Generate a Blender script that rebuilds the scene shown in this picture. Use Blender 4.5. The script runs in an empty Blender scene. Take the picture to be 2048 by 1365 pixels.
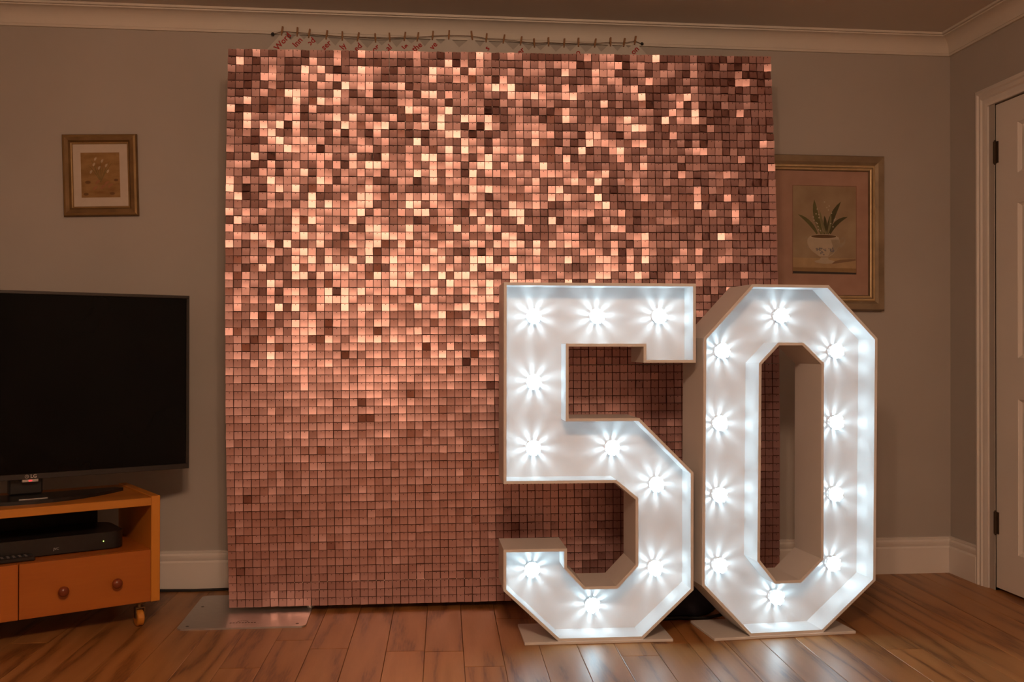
import bpy, bmesh, math, random
from mathutils import Vector, Matrix

random.seed(7)
SC = bpy.context.scene
COL = SC.collection
PI = math.pi

# ------------------------------------------------------------------ camera, world, exposure
cam_d = bpy.data.cameras.new('camera')
cam = bpy.data.objects.new('camera', cam_d); COL.objects.link(cam)
cam_d.sensor_fit = 'HORIZONTAL'; cam_d.sensor_width = 36.0
cam_d.lens = 2025.1 / 2048 * 36.0
cam_d.clip_start = 0.05
cam.matrix_world = (Matrix.Translation((0, -4.2501, 0.9876)) @ Matrix.Rotation(-0.1042, 4, 'Z')
                    @ Matrix.Rotation(PI / 2 + 0.0064, 4, 'X') @ Matrix.Rotation(0.0014, 4, 'Z'))
SC.camera = cam
w = bpy.data.worlds.new('world'); SC.world = w; w.use_nodes = True
w.node_tree.nodes['Background'].inputs[0].default_value = (0.02, 0.015, 0.012, 1)
w.node_tree.nodes['Background'].inputs[1].default_value = 0.2
vs = SC.view_settings
vs.view_transform = 'Standard'; vs.look = 'None'; vs.exposure = 0.0; vs.gamma = 1.0; vs.use_curve_mapping = False

WARM = (1.0, 0.62, 0.39)
LAMP_STRENGTH = 250.0          # glass shades of the ceiling lamp behind the photographer
LED_POWER = 0.40               # each bulb's point source
LED_CAP = 21.0                  # glowing front cap of each bulb
COOL = (0.62, 0.87, 1.0)

XR, XL, YB, ZC = 2.3932, -2.45, -6.2, 2.36      # right wall, left wall, rear wall, ceiling

# ------------------------------------------------------------------ helpers
MATS = {}
def mat(name, col, rough=0.5, metal=0.0, spec=0.5, emit=None, estr=0.0, build=None):
    if name in MATS: return MATS[name]
    m = bpy.data.materials.new(name); m.use_nodes = True
    nt = m.node_tree; b = nt.nodes['Principled BSDF']
    b.inputs['Base Color'].default_value = (*col, 1)
    b.inputs['Roughness'].default_value = rough
    b.inputs['Metallic'].default_value = metal
    b.inputs['Specular IOR Level'].default_value = spec
    if emit:
        b.inputs['Emission Color'].default_value = (*emit, 1)
        b.inputs['Emission Strength'].default_value = estr
    if build: build(nt, b)
    MATS[name] = m
    return m

def noise_col(c1, c2, scale=8.0, detail=4.0, stretch=(1, 1, 1), coord='Object', bump=0.0, bscale=None, rand=False):
    """procedural two-tone noise on the base colour, optional fine relief"""
    def f(nt, b):
        N = nt.nodes; L = nt.links
        tc = N.new('ShaderNodeTexCoord'); mp = N.new('ShaderNodeMapping')
        mp.inputs['Scale'].default_value = stretch
        L.new(tc.outputs[coord], mp.inputs['Vector'])
        src = mp.outputs['Vector']
        if rand:
            oi = N.new('ShaderNodeObjectInfo'); ad = N.new('ShaderNodeVectorMath'); ad.operation = 'ADD'
            mu = N.new('ShaderNodeMath'); mu.operation = 'MULTIPLY'; mu.inputs[1].default_value = 37.0
            L.new(oi.outputs['Random'], mu.inputs[0]); L.new(mu.outputs[0], ad.inputs[1]); L.new(src, ad.inputs[0])
            src = ad.outputs[0]
        no = N.new('ShaderNodeTexNoise'); no.inputs['Scale'].default_value = scale; no.inputs['Detail'].default_value = detail
        L.new(src, no.inputs['Vector'])
        cr = N.new('ShaderNodeValToRGB')
        cr.color_ramp.elements[0].position = 0.3; cr.color_ramp.elements[0].color = (*c1, 1)
        cr.color_ramp.elements[1].position = 0.7; cr.color_ramp.elements[1].color = (*c2, 1)
        L.new(no.outputs['Fac'], cr.inputs['Fac']); out = cr.outputs['Color']
        if rand:
            hs = N.new('ShaderNodeHueSaturation'); mr = N.new('ShaderNodeMapRange')
            mr.inputs['To Min'].default_value = 0.78; mr.inputs['To Max'].default_value = 1.18
            L.new(oi.outputs['Random'], mr.inputs['Value']); L.new(mr.outputs[0], hs.inputs['Value'])
            L.new(out, hs.inputs['Color']); out = hs.outputs['Color']
        L.new(out, b.inputs['Base Color'])
        if bump:
            n2 = N.new('ShaderNodeTexNoise'); n2.inputs['Scale'].default_value = bscale or scale * 6
            L.new(src, n2.inputs['Vector'])
            bp = N.new('ShaderNodeBump'); bp.inputs['Strength'].default_value = bump; bp.inputs['Distance'].default_value = 0.002
            L.new(n2.outputs['Fac'], bp.inputs['Height']); L.new(bp.outputs[0], b.inputs['Normal'])
    return f

def wood(c1, c2, c3, axis='Y', ring=9.0, rand=True, bump=0.15, rings=14.0):
    """plain-sawn grain: distorted bands stretched along the board"""
    def f(nt, b):
        N = nt.nodes; L = nt.links
        tc = N.new('ShaderNodeTexCoord'); mp = N.new('ShaderNodeMapping')
        s = {'X': (0.09, 1, 1), 'Y': (1, 0.09, 1), 'Z': (1, 1, 0.09)}[axis]
        mp.inputs['Scale'].default_value = s
        L.new(tc.outputs['Object'], mp.inputs['Vector']); src = mp.outputs[0]
        if rand:
            oi = N.new('ShaderNodeObjectInfo'); mu = N.new('ShaderNodeMath'); mu.operation = 'MULTIPLY'; mu.inputs[1].default_value = 53.0
            ad = N.new('ShaderNodeVectorMath'); ad.operation = 'ADD'
            L.new(oi.outputs['Random'], mu.inputs[0]); L.new(mu.outputs[0], ad.inputs[1]); L.new(src, ad.inputs[0]); src = ad.outputs[0]
        n1 = N.new('ShaderNodeTexNoise'); n1.inputs['Scale'].default_value = ring; n1.inputs['Detail'].default_value = 2; n1.inputs['Roughness'].default_value = 0.4
        L.new(src, n1.inputs['Vector'])
        m1 = N.new('ShaderNodeMath'); m1.operation = 'MULTIPLY'; m1.inputs[1].default_value = rings
        L.new(n1.outputs['Fac'], m1.inputs[0])
        sn = N.new('ShaderNodeMath'); sn.operation = 'SINE'; L.new(m1.outputs[0], sn.inputs[0])
        mr = N.new('ShaderNodeMapRange'); mr.inputs['From Min'].default_value = -1; L.new(sn.outputs[0], mr.inputs['Value'])
        n2 = N.new('ShaderNodeTexNoise'); n2.inputs['Scale'].default_value = 160; n2.inputs['Detail'].default_value = 4
        L.new(src, n2.inputs['Vector'])
        mx = N.new('ShaderNodeMix'); mx.data_type = 'FLOAT'; mx.inputs['Factor'].default_value = 0.45
        L.new(mr.outputs[0], mx.inputs[2]); L.new(n2.outputs['Fac'], mx.inputs[3])
        cr = N.new('ShaderNodeValToRGB'); e = cr.color_ramp.elements
        e[0].position = 0.16; e[0].color = (*c1, 1); e[1].position = 0.85; e[1].color = (*c3, 1)
        k = e.new(0.36); k.color = (*c2, 1)
        L.new(mx.outputs[0], cr.inputs['Fac']); out = cr.outputs['Color']
        if rand:
            hs = N.new('ShaderNodeHueSaturation'); m2 = N.new('ShaderNodeMapRange')
            m2.inputs['To Min'].default_value = 0.90; m2.inputs['To Max'].default_value = 1.08
            L.new(oi.outputs['Random'], m2.inputs['Value']); L.new(m2.outputs[0], hs.inputs['Value'])
            L.new(out, hs.inputs['Color']); out = hs.outputs['Color']
        L.new(out, b.inputs['Base Color'])
        if bump:
            bp = N.new('ShaderNodeBump'); bp.inputs['Strength'].default_value = bump; bp.inputs['Distance'].default_value = 0.001
            L.new(mx.outputs[0], bp.inputs['Height']); L.new(bp.outputs[0], b.inputs['Normal'])
    return f

class G:
    """collects verts and faces; build() links ONE mesh object"""
    def __init__(s): s.v = []; s.f = []; s.mi = []; s.cur = 0
    def add(s, vs_, fs):
        o = len(s.v); s.v += [tuple(p) for p in vs_]; s.f += [tuple(i + o for i in q) for q in fs]; s.mi += [s.cur] * len(fs)
        return s
    def box(s, x0, x1, y0, y1, z0, z1, ch=0.0, M=None):
        if ch <= 0:
            vs_ = [(x, y, z) for x in (x0, x1) for y in (y0, y1) for z in (z0, z1)]
            fs = [(0, 1, 3, 2), (4, 6, 7, 5), (0, 4, 5, 1), (2, 3, 7, 6), (0, 2, 6, 4), (1, 5, 7, 3)]
        else:
            bm = bmesh.new(); bmesh.ops.create_cube(bm, size=1)
            for v in bm.verts:
                v.co = Vector(((x0 + x1) / 2 + v.co.x * (x1 - x0), (y0 + y1) / 2 + v.co.y * (y1 - y0), (z0 + z1) / 2 + v.co.z * (z1 - z0)))
            bmesh.ops.bevel(bm, geom=bm.edges[:], offset=ch, segments=1, affect='EDGES')
            bm.verts.index_update()
            vs_ = [v.co.copy() for v in bm.verts]; fs = [[v.index for v in f.verts] for f in bm.faces]; bm.free()
        if M is not None: vs_ = [M @ Vector(p) for p in vs_]
        return s.add(vs_, fs)
    def prism(s, poly, a, b, axis='Y'):
        """poly in the plane normal to axis; extruded from a to b"""
        def P(u, v, t): return {'Y': (u, t, v), 'X': (t, u, v), 'Z': (u, v, t)}[axis]
        n = len(poly)
        vs_ = [P(u, v, a) for u, v in poly] + [P(u, v, b) for u, v in poly]
        fs = [tuple(range(n)), tuple(range(2 * n - 1, n - 1, -1))] + [(i, i + n, (i + 1) % n + n, (i + 1) % n) for i in range(n)]
        return s.add(vs_, fs)
    def lathe(s, prof, n=20, M=None, phase=0, mod=None):
        vs_ = []; fs = []
        for r, z in prof:
            for k in range(n):
                a = 2 * PI * k / n + phase; rr = r * (mod(a) if mod else 1)
                vs_.append(Vector((rr * math.cos(a), rr * math.sin(a), z)))
        for j in range(len(prof) - 1):
            for k in range(n):
                fs.append((j * n + k, j * n + (k + 1) % n, (j + 1) * n + (k + 1) % n, (j + 1) * n + k))
        fs.append(tuple(range(n - 1, -1, -1))); m = (len(prof) - 1) * n; fs.append(tuple(range(m, m + n)))
        if M is not None: vs_ = [M @ p for p in vs_]
        return s.add(vs_, fs)
    def tube(s, pts, r, n=8):
        pts = [Vector(p) for p in pts]; vs_ = []; fs = []
        for i, p in enumerate(pts):
            t = (pts[min(i + 1, len(pts) - 1)] - pts[max(i - 1, 0)]).normalized()
            a = t.cross(Vector((0, 0, 1)))
            if a.length < 1e-3: a = t.cross(Vector((1, 0, 0)))
            a.normalize(); b = t.cross(a); rr = r[i] if isinstance(r, (list, tuple)) else r
            for k in range(n):
                q = 2 * PI * k / n; vs_.append(p + a * rr * math.cos(q) + b * rr * math.sin(q))
        for i in range(len(pts) - 1):
            for k in range(n):
                fs.append((i * n + k, i * n + (k + 1) % n, (i + 1) * n + (k + 1) % n, (i + 1) * n + k))
        fs.append(tuple(range(n - 1, -1, -1))); m = (len(pts) - 1) * n; fs.append(tuple(range(m, m + n)))
        return s.add(vs_, fs)
    def mesh(s, name, mats, smooth=None):
        me = bpy.data.meshes.new(name); me.from_pydata(s.v, [], s.f)
        for m in (mats if isinstance(mats, (list, tuple)) else [mats]): me.materials.append(m)
        if len(me.materials) > 1: me.polygons.foreach_set('material_index', s.mi)
        bm = bmesh.new(); bm.from_mesh(me); bmesh.ops.recalc_face_normals(bm, faces=bm.faces[:]); bm.to_mesh(me); bm.free()
        if smooth is not None:
            me.polygons.foreach_set('use_smooth', [True] * len(me.polygons))
            me.set_sharp_from_angle(angle=math.radians(smooth))
        me.update(); return me
    def build(s, name, mats, parent=None, smooth=None, loc=None, rot=None):
        return link(name, s.mesh(name, mats, smooth), parent, loc, rot)

def link(name, data, parent=None, loc=None, rot=None):
    o = bpy.data.objects.new(name, data); COL.objects.link(o)
    if parent is not None: o.parent = parent
    if loc is not None: o.location = loc
    if rot is not None: o.rotation_euler = rot
    return o
def tag(o, label, cat, group=None):
    o['label'] = label; o['category'] = cat
    if group: o['group'] = group
    return o
def thing(name, label, cat, loc=(0, 0, 0), rz=0.0, group=None):
    return tag(link(name, None, None, loc, (0, 0, rz)), label, cat, group)
def structure(o): o['kind'] = 'structure'; return o
def text_mesh(body, size, material, extrude=0.0003):
    cu = bpy.data.curves.new('lettering', 'FONT'); cu.body = body; cu.size = size; cu.extrude = extrude; cu.offset = size * 0.02
    cu.align_x = 'CENTER'; cu.align_y = 'CENTER'; cu.resolution_u = 2
    t = bpy.data.objects.new('lettering_source', cu); COL.objects.link(t)
    dg = bpy.context.evaluated_depsgraph_get(); me = bpy.data.meshes.new_from_object(t.evaluated_get(dg))
    bpy.data.objects.remove(t); bpy.data.curves.remove(cu)
    me.materials.clear(); me.materials.append(material); return me

# ------------------------------------------------------------------ materials
M_wall = mat('wall_paint', (0.47, 0.44, 0.41), 0.85, build=noise_col((0.455, 0.425, 0.395), (0.485, 0.455, 0.425), 3, bump=0.05, bscale=300))
M_ceil = mat('ceiling_paint', (0.66, 0.63, 0.59), 0.9, build=noise_col((0.64, 0.61, 0.57), (0.68, 0.65, 0.61), 2, bump=0.04, bscale=200))
M_trim = mat('white_gloss_paint', (0.81, 0.78, 0.75), 0.32, build=noise_col((0.79, 0.76, 0.73), (0.83, 0.80, 0.77), 4))
M_corn = mat('cornice_paint', (0.72, 0.68, 0.62), 0.7, build=noise_col((0.70, 0.66, 0.60), (0.74, 0.70, 0.64), 4))
M_floor = mat('oak_plank', (0.4, 0.2, 0.08), 0.40, spec=0.6, build=wood((0.15, 0.056, 0.013), (0.32, 0.142, 0.040), (0.39, 0.185, 0.060), 'Y', 8.0, bump=0.4, rings=30.0))
M_sub = mat('subfloor', (0.03, 0.018, 0.01), 0.9, build=noise_col((0.02, 0.012, 0.008), (0.04, 0.025, 0.015), 10))
M_brass = mat('dark_brass', (0.22, 0.14, 0.06), 0.4, 0.9, build=noise_col((0.18, 0.11, 0.05), (0.26, 0.17, 0.08), 40))
M_numb = mat('number_white_paint', (0.69, 0.68, 0.675), 0.45, build=noise_col((0.67, 0.66, 0.655), (0.71, 0.70, 0.695), 5, bump=0.03, bscale=250))
M_bulbw = mat('bulb_holder_plastic', (0.8, 0.8, 0.8), 0.4, build=noise_col((0.78, 0.78, 0.78), (0.82, 0.82, 0.82), 30))
M_glow = mat('bulb_glow', (0.9, 0.9, 0.9), 0.4, emit=COOL, estr=LED_CAP)
M_seq = mat('rose_gold_sequin', (0.60, 0.368, 0.352), 0.38, 1.0)
M_panel = mat('backdrop_grid_plastic', (0.10, 0.025, 0.018), 0.5, build=noise_col((0.09, 0.022, 0.016), (0.12, 0.03, 0.02), 20))
M_dot = mat('sequin_pin', (0.10, 0.04, 0.03), 0.5, build=noise_col((0.08, 0.03, 0.02), (0.12, 0.05, 0.035), 50))
M_clip = mat('clear_grid_clip', (0.75, 0.62, 0.55), 0.15, spec=0.9, build=noise_col((0.7, 0.58, 0.5), (0.8, 0.66, 0.6), 50))
M_steel = mat('brushed_steel', (0.55, 0.54, 0.54), 0.36, 0.85, build=noise_col((0.50, 0.49, 0.49), (0.60, 0.59, 0.59), 30, stretch=(1, 12, 1)))
M_black = mat('black_plastic', (0.012, 0.011, 0.011), 0.35, build=noise_col((0.010, 0.009, 0.009), (0.015, 0.014, 0.014), 60))
M_bezel = mat('dark_bezel', (0.025, 0.02, 0.018), 0.45, build=noise_col((0.022, 0.018, 0.016), (0.028, 0.022, 0.02), 60))
M_screen = mat('screen_glass', (0.003, 0.003, 0.003), 0.12, spec=0.12, build=noise_col((0.002, 0.002, 0.002), (0.004, 0.004, 0.004), 3))
M_silver = mat('silver_print', (0.6, 0.58, 0.56), 0.35, 0.6, build=noise_col((0.57, 0.55, 0.53), (0.63, 0.61, 0.59), 40))
M_rubber = mat('black_rubber', (0.01, 0.01, 0.011), 0.6, build=noise_col((0.008, 0.008, 0.009), (0.013, 0.013, 0.014), 60))
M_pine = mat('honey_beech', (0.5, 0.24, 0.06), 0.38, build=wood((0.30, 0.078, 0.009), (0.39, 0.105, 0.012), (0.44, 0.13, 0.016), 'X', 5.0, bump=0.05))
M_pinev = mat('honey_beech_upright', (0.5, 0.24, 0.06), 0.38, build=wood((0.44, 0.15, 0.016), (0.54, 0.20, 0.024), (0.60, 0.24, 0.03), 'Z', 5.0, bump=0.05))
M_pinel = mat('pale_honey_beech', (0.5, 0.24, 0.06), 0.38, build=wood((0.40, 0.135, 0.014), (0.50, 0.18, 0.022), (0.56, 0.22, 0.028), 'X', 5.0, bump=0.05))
M_knob = mat('turned_knob_wood', (0.20, 0.045, 0.015), 0.25, build=noise_col((0.17, 0.036, 0.012), (0.24, 0.055, 0.018), 60))
M_red = mat('red_print', (0.42, 0.02, 0.02), 0.7, build=noise_col((0.40, 0.018, 0.018), (0.44, 0.025, 0.025), 60))
M_card = mat('white_card', (0.62, 0.59, 0.55), 0.8, build=noise_col((0.60, 0.57, 0.53), (0.64, 0.61, 0.57), 20))
M_peg = mat('peg_wood', (0.30, 0.15, 0.07), 0.7, build=noise_col((0.26, 0.13, 0.06), (0.34, 0.17, 0.08), 60))
M_twine = mat('jute_twine', (0.16, 0.09, 0.05), 0.9, build=noise_col((0.12, 0.07, 0.035), (0.20, 0.11, 0.06), 200))
M_bag = mat('navy_fabric', (0.02, 0.02, 0.035), 0.85, build=noise_col((0.016, 0.016, 0.028), (0.026, 0.025, 0.042), 40, bump=0.3, bscale=400))
M_gold = mat('antique_gold_frame', (0.20, 0.115, 0.04), 0.5, 0.35, build=noise_col((0.16, 0.09, 0.03), (0.25, 0.145, 0.055), 14, stretch=(1, 1, 1), bump=0.1, bscale=120))
M_bronze = mat('weathered_bronze_frame', (0.27, 0.20, 0.125), 0.45, 0.35, build=noise_col((0.21, 0.15, 0.09), (0.33, 0.25, 0.16), 10, bump=0.1, bscale=100))
M_gilt = mat('gilt_bead', (0.62, 0.46, 0.26), 0.5, 0.5, build=noise_col((0.55, 0.40, 0.22), (0.68, 0.52, 0.30), 30))
M_mat = mat('cream_mount_board', (0.62, 0.54, 0.46), 0.9, build=noise_col((0.60, 0.52, 0.44), (0.64, 0.56, 0.48), 30))
M_matp = mat('pink_mount_board', (0.42, 0.26, 0.20), 0.9, build=noise_col((0.39, 0.235, 0.18), (0.46, 0.29, 0.225), 12, detail=6))

def P(name, c, j=0.12, sc=30):
    return mat(name, c, 0.75, build=noise_col(tuple(x * (1 - j) for x in c), tuple(x * (1 + j) for x in c), sc))

# ------------------------------------------------------------------ the room
structure(G().box(XL, XR, 0, 0.1, -0.05, ZC).build('wall_back', M_wall))
structure(G().box(XL - 0.1, XL, YB, 0.1, -0.05, ZC).build('wall_left', M_wall))
structure(G().box(XL, XR, YB - 0.1, YB, -0.05, ZC).build('wall_front', M_wall))
DY0, DY1, DZ = -0.338, -1.108, 1.988          # door opening along the right wall
g = G(); g.box(XR, XR + 0.12, DY0, 0.1, -0.05, ZC); g.box(XR, XR + 0.12, YB, DY1, -0.05, ZC); g.box(XR, XR + 0.12, DY1, DY0, DZ, ZC)
structure(g.build('wall_right', M_wall))
structure(G().box(XL - 0.1, XR + 0.12, YB - 0.1, 0.1, ZC, ZC + 0.1).build('ceiling', M_ceil))

floor = structure(G().box(XL - 0.1, XR + 0.12, YB - 0.1, 0.1, -0.06, -0.012).build('floor', M_sub))
PW, SK = 0.1255, 0.0365                         # plank width, drift of the boards per metre
lines0 = 0.0832 + SK * 0.3686                   # x of one joint at y = 0
def plank(k, y0, y1):
    """board between joints k and k+1, from y0 to y1"""
    xa = lines0 + k * PW
    L = y1 - y0; ang = math.atan(SK); cy = (y0 + y1) / 2; cx = xa + PW / 2 + SK * cy
    h, e, t = PW / 2 - 0.0006, 0.0014, 0.011
    l = L / 2 - 0.0006
    vs_ = [(-h, -l, -t), (h, -l, -t), (h, l, -t), (-h, l, -t), (-h, -l, -e * .6), (h, -l, -e * .6), (h, l, -e * .6), (-h, l, -e * .6),
           (-h + e, -l + e, 0), (h - e, -l + e, 0), (h - e, l - e, 0), (-h + e, l - e, 0)]
    fs = [(3, 2, 1, 0), (8, 9, 10, 11)] + [(a, (a + 1) % 4, (a + 1) % 4 + 4, a + 4) for a in range(4)] + [(a + 4, (a + 1) % 4 + 4, (a + 1) % 4 + 8, a + 8) for a in range(4)]
    gg = G(); gg.add(vs_, fs)
    gg.build('plank', M_floor, floor, loc=(cx, cy, 0), rot=(0, 0, -ang))
known = {1: -1.120, 5: -1.061}                  # butt joints that the photograph shows
for k in range(-21, 20):
    first = known.get(k, -0.35 - random.random() * 1.5)
    cuts = [0.0, first]
    while cuts[-1] > YB: cuts.append(cuts[-1] - random.choice((1.2, 1.5, 1.8, 1.9)))
    cuts[-1] = YB
    for a, b in zip(cuts, cuts[1:]):
        if a - b > 0.02: plank(k, b, a)

def sweep_wall(prof, name, material, y_from=None, smooth=40):
    """profile (distance from wall, z) along the back wall and, mitred, along the right wall"""
    n = len(prof)
    vs_ = [(XL, -d, z) for d, z in prof] + [(XR - d, -d, z) for d, z in prof]
    fs = [tuple(range(n)), tuple(range(2 * n - 1, n - 1, -1))] + [(i, i + 1, i + 1 + n, i + n) for i in range(n - 1)] + [(n - 1, 0, n, 2 * n - 1)]
    a = structure(G().add(vs_, fs).build(name[0], material, smooth=smooth))
    ye = y_from if y_from is not None else YB
    vs_ = [(XR - d, -d, z) for d, z in prof] + [(XR - d, ye, z) for d, z in prof]
    b = structure(G().add(vs_, fs).build(name[1], material, smooth=smooth))
    return a, b
cove = [(0.0, 2.278), (0.011, 2.278), (0.011, 2.288)]
for i in range(9):
    a = i / 8 * PI / 2
    cove.append((0.014 + 0.056 * (1 - math.cos(a)), 2.288 + 0.058 * math.sin(a)))
cove += [(0.070, 2.351), (0.082, 2.351), (0.082, ZC), (0.0, ZC)]
sweep_wall(cove, ('trim_1', 'trim_2'), M_corn)
base = [(0, 0.0), (0.019, 0.0), (0.019, 0.110), (0.012, 0.117), (0.016, 0.122), (0.016, 0.139), (0.009, 0.146), (0.012, 0.150), (0.012, 0.156), (0.0, 0.157)]
sweep_wall(base, ('baseboard_back', 'baseboard_right'), M_trim, -0.226)

# door in the right wall: leaf, raised panels, hinges; moulded architrave around it
leaf = G()
X0, X1 = XR + 0.006, XR + 0.044
ys = [DY0 - 0.001, -0.486, -0.676, -0.770, -0.960, DY1 + 0.004]; zs = [0.012, 0.17, 0.785, 0.950, 1.562, 1.682, 1.882, 1.983]
for i in (0, 2, 4): leaf.box(X0, X1, ys[i + 1], ys[i], zs[0], zs[-1])
for j in (0, 2, 4, 6):
    for i in (1, 3): leaf.box(X0, X1, ys[i + 1], ys[i], zs[j], zs[j + 1])
door = structure(leaf.build('door_1', M_trim))
for i in (1, 3):
    for j in (1, 3, 5):
        a, b, c, d = ys[i + 1], ys[i], zs[j], zs[j + 1]
        vs_ = []
        for ins, x in ((0, X0 + 0.003), (0.012, X0 + 0.012), (0.022, X0 + 0.012), (0.040, X0 + 0.004)):
            vs_ += [(x, a + ins, c + ins), (x, b - ins, c + ins), (x, b - ins, d - ins), (x, a + ins, d - ins)]
        fs = [(12, 13, 14, 15)] + [(q * 4 + r, q * 4 + (r + 1) % 4, q * 4 + 4 + (r + 1) % 4, q * 4 + 4 + r) for q in range(3) for r in range(4)]
        vs_ += [(X1 - 0.01, a, c), (X1 - 0.01, b, c), (X1 - 0.01, b, d), (X1 - 0.01, a, d)]
        fs += [(19, 18, 17, 16)] + [(r, (r + 1) % 4, 16 + (r + 1) % 4, 16 + r) for r in range(4)]
        G().add(vs_, fs).build('door_panel', M_trim, door)
for z in (1.7886, 0.2747):
    h = G(); h.lathe([(0.007, z - 0.045), (0.007, z + 0.045)], 10, Matrix.Translation((XR + 0.001, DY0 - 0.002, 0)))
    h.lathe([(0.004, z - 0.05), (0.004, z + 0.05)], 8, Matrix.Translation((XR + 0.001, DY0 - 0.002, 0)))
    h.box(XR + 0.003, XR + 0.008, DY0 - 0.020, DY0 + 0.012, z - 0.044, z + 0.044)
    h.build('hinge', P('dark_hinge_metal', (.045, .026, .012)), door)
h = G(); h.lathe([(0.026, 0), (0.026, 0.008), (0.010, 0.012), (0.010, 0.05), (0.026, 0.056), (0.028, 0.07), (0.018, 0.08)], 18,
                 Matrix.Translation((X0, -1.045, 1.0)) @ Matrix.Rotation(-PI / 2, 4, 'Y'))
h.build('door_knob', M_brass, door, smooth=40)
# architrave profile (across width w, projection p)
arch = [(0, 0), (0, 0.016), (0.010, 0.020), (0.016, 0.020), (0.022, 0.013), (0.030, 0.016), (0.040, 0.018), (0.046, 0.012), (0.060, 0.012), (0.066, 0.008), (0.074, 0.008), (0.074, 0)]
oa, ob, ot = -0.226, DY1 - 0.112, 2.062
n = len(arch); vs_ = []
for wd, p in arch: vs_.append((XR - p, oa - wd, 0.0))
for wd, p in arch: vs_.append((XR - p, oa - wd, ot - wd))
for wd, p in arch: vs_.append((XR - p, ob + wd, ot - wd))
for wd, p in arch: vs_.append((XR - p, ob + wd, 0.0))
fs = [tuple(range(n)), tuple(range(4 * n - 1, 3 * n - 1, -1))]
for s_ in range(3): fs += [(s_ * n + i, s_ * n + (i + 1) % n, (s_ + 1) * n + (i + 1) % n, (s_ + 1) * n + i) for i in range(n)]
tr = structure(G().add(vs_, fs).build('trim_3', M_trim, smooth=35))
j = G(); j.box(XR + 0.003, XR + 0.11, DY0, oa - 0.074, 0, DZ + 0.002); j.box(XR + 0.003, XR + 0.11, ob + 0.074, DY1, 0, DZ + 0.002); j.box(XR + 0.003, XR + 0.11, ob + 0.074, oa - 0.074, DZ + 0.002, DZ + 0.0005 + 0.002)
j.build('door_jamb', M_trim, tr)

# ------------------------------------------------------------------ ceiling lamp (over the photographer)
LX, LY = 0.05, -3.95
lamp = thing('ceiling_lamp', 'ceiling lamp with three frosted glass shades on a brass plate', 'lamp', (LX, LY, ZC))
G().lathe([(0.075, 0.0), (0.075, -0.018), (0.06, -0.028), (0.012, -0.032), (0.012, -0.10)], 24).build('ceiling_plate', M_brass, lamp, smooth=40)
M_shade = mat('frosted_shade', (0.9, 0.8, 0.65), 0.5, emit=WARM, estr=LAMP_STRENGTH)
for k in range(3):
    a = 2 * PI * k / 3 + 0.5; c, s_ = math.cos(a), math.sin(a)
    arm = G(); arm.tube([(0.01 * c, 0.01 * s_, -0.09), (0.10 * c, 0.10 * s_, -0.115), (0.17 * c, 0.17 * s_, -0.10), (0.19 * c, 0.19 * s_, -0.075)], 0.006)
    arm.lathe([(0.03, -0.075), (0.045, -0.070), (0.045, -0.052), (0.02, -0.048)], 18, Matrix.Translation((0.19 * c, 0.19 * s_, 0)))
    arm.build('arm', M_brass, lamp, smooth=40)
    sh = G(); sh.lathe([(0.035, -0.076), (0.055, -0.10), (0.066, -0.135), (0.068, -0.165), (0.055, -0.185), (0.025, -0.195)], 20, Matrix.Translation((0.19 * c, 0.19 * s_, 0)))
    sh.build('glass_shade', M_shade, lamp, smooth=60)

# ------------------------------------------------------------------ light-up numbers
T, INSET, RIM = 0.200, 0.112, 0.0095
def inset(poly, d):
    """offset a closed outline (counter-clockwise solid side = left) by d to its left"""
    n = len(poly); out = []
    for i in range(n):
        p0, p1, p2 = Vector(poly[i - 1]), Vector(poly[i]), Vector(poly[(i + 1) % n])
        a = (p1 - p0).normalized(); b = (p2 - p1).normalized()
        na, nb = Vector((-a.y, a.x)), Vector((-b.y, b.x)); m = (na + nb) / (1 + na.dot(nb))
        out.append(tuple(p1 + m * d))
    return out
def area(p): return sum(p[i - 1][0] * p[i][1] - p[i][0] * p[i - 1][1] for i in range(len(p))) / 2
# one bulb's meshes, front of the bulb along -y of the number
MB = Matrix.Rotation(PI / 2, 4, 'X')             # local +z of the lathe -> -y
g = G(); g.lathe([(0.020, 0.0), (0.020, 0.004), (0.008, 0.006), (0.008, 0.012)], 18, MB)
me_holder = g.mesh('bulb_holder', M_bulbw, 40)
g = G()
for k in range(9):  # blades added to block the point light and throw star rays
    a0 = 2 * PI * k / 9; a1 = a0 + 2 * PI / 9 * 0.62
    vs_ = [MB @ Vector((r * math.cos(a), r * math.sin(a), z)) for a in (a0, a1) for r in (0.0105, 0.0125) for z in (0.005, 0.029)]
    g.add(vs_, [(0, 1, 3, 2), (4, 6, 7, 5), (0, 4, 5, 1), (2, 3, 7, 6), (0, 2, 6, 4), (1, 5, 7, 3)])
g.lathe([(0.012, 0.0285), (0.0255, 0.0285), (0.0255, 0.0305), (0.012, 0.0305)], 27, MB)  # added opaque collar, keeps the cap's glow off the back panel
me_fin = g.mesh('star_ray_fins', M_bulbw)
g = G(); lob = lambda a: 1 + 0.10 * math.cos(9 * a)
g.lathe([(0.022, 0.0306), (0.0245, 0.034), (0.0245, 0.040), (0.019, 0.045), (0.010, 0.048), (0.003, 0.049)], 54, MB, mod=lob)
me_cap = g.mesh('glowing_cap', M_glow, 60)
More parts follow.
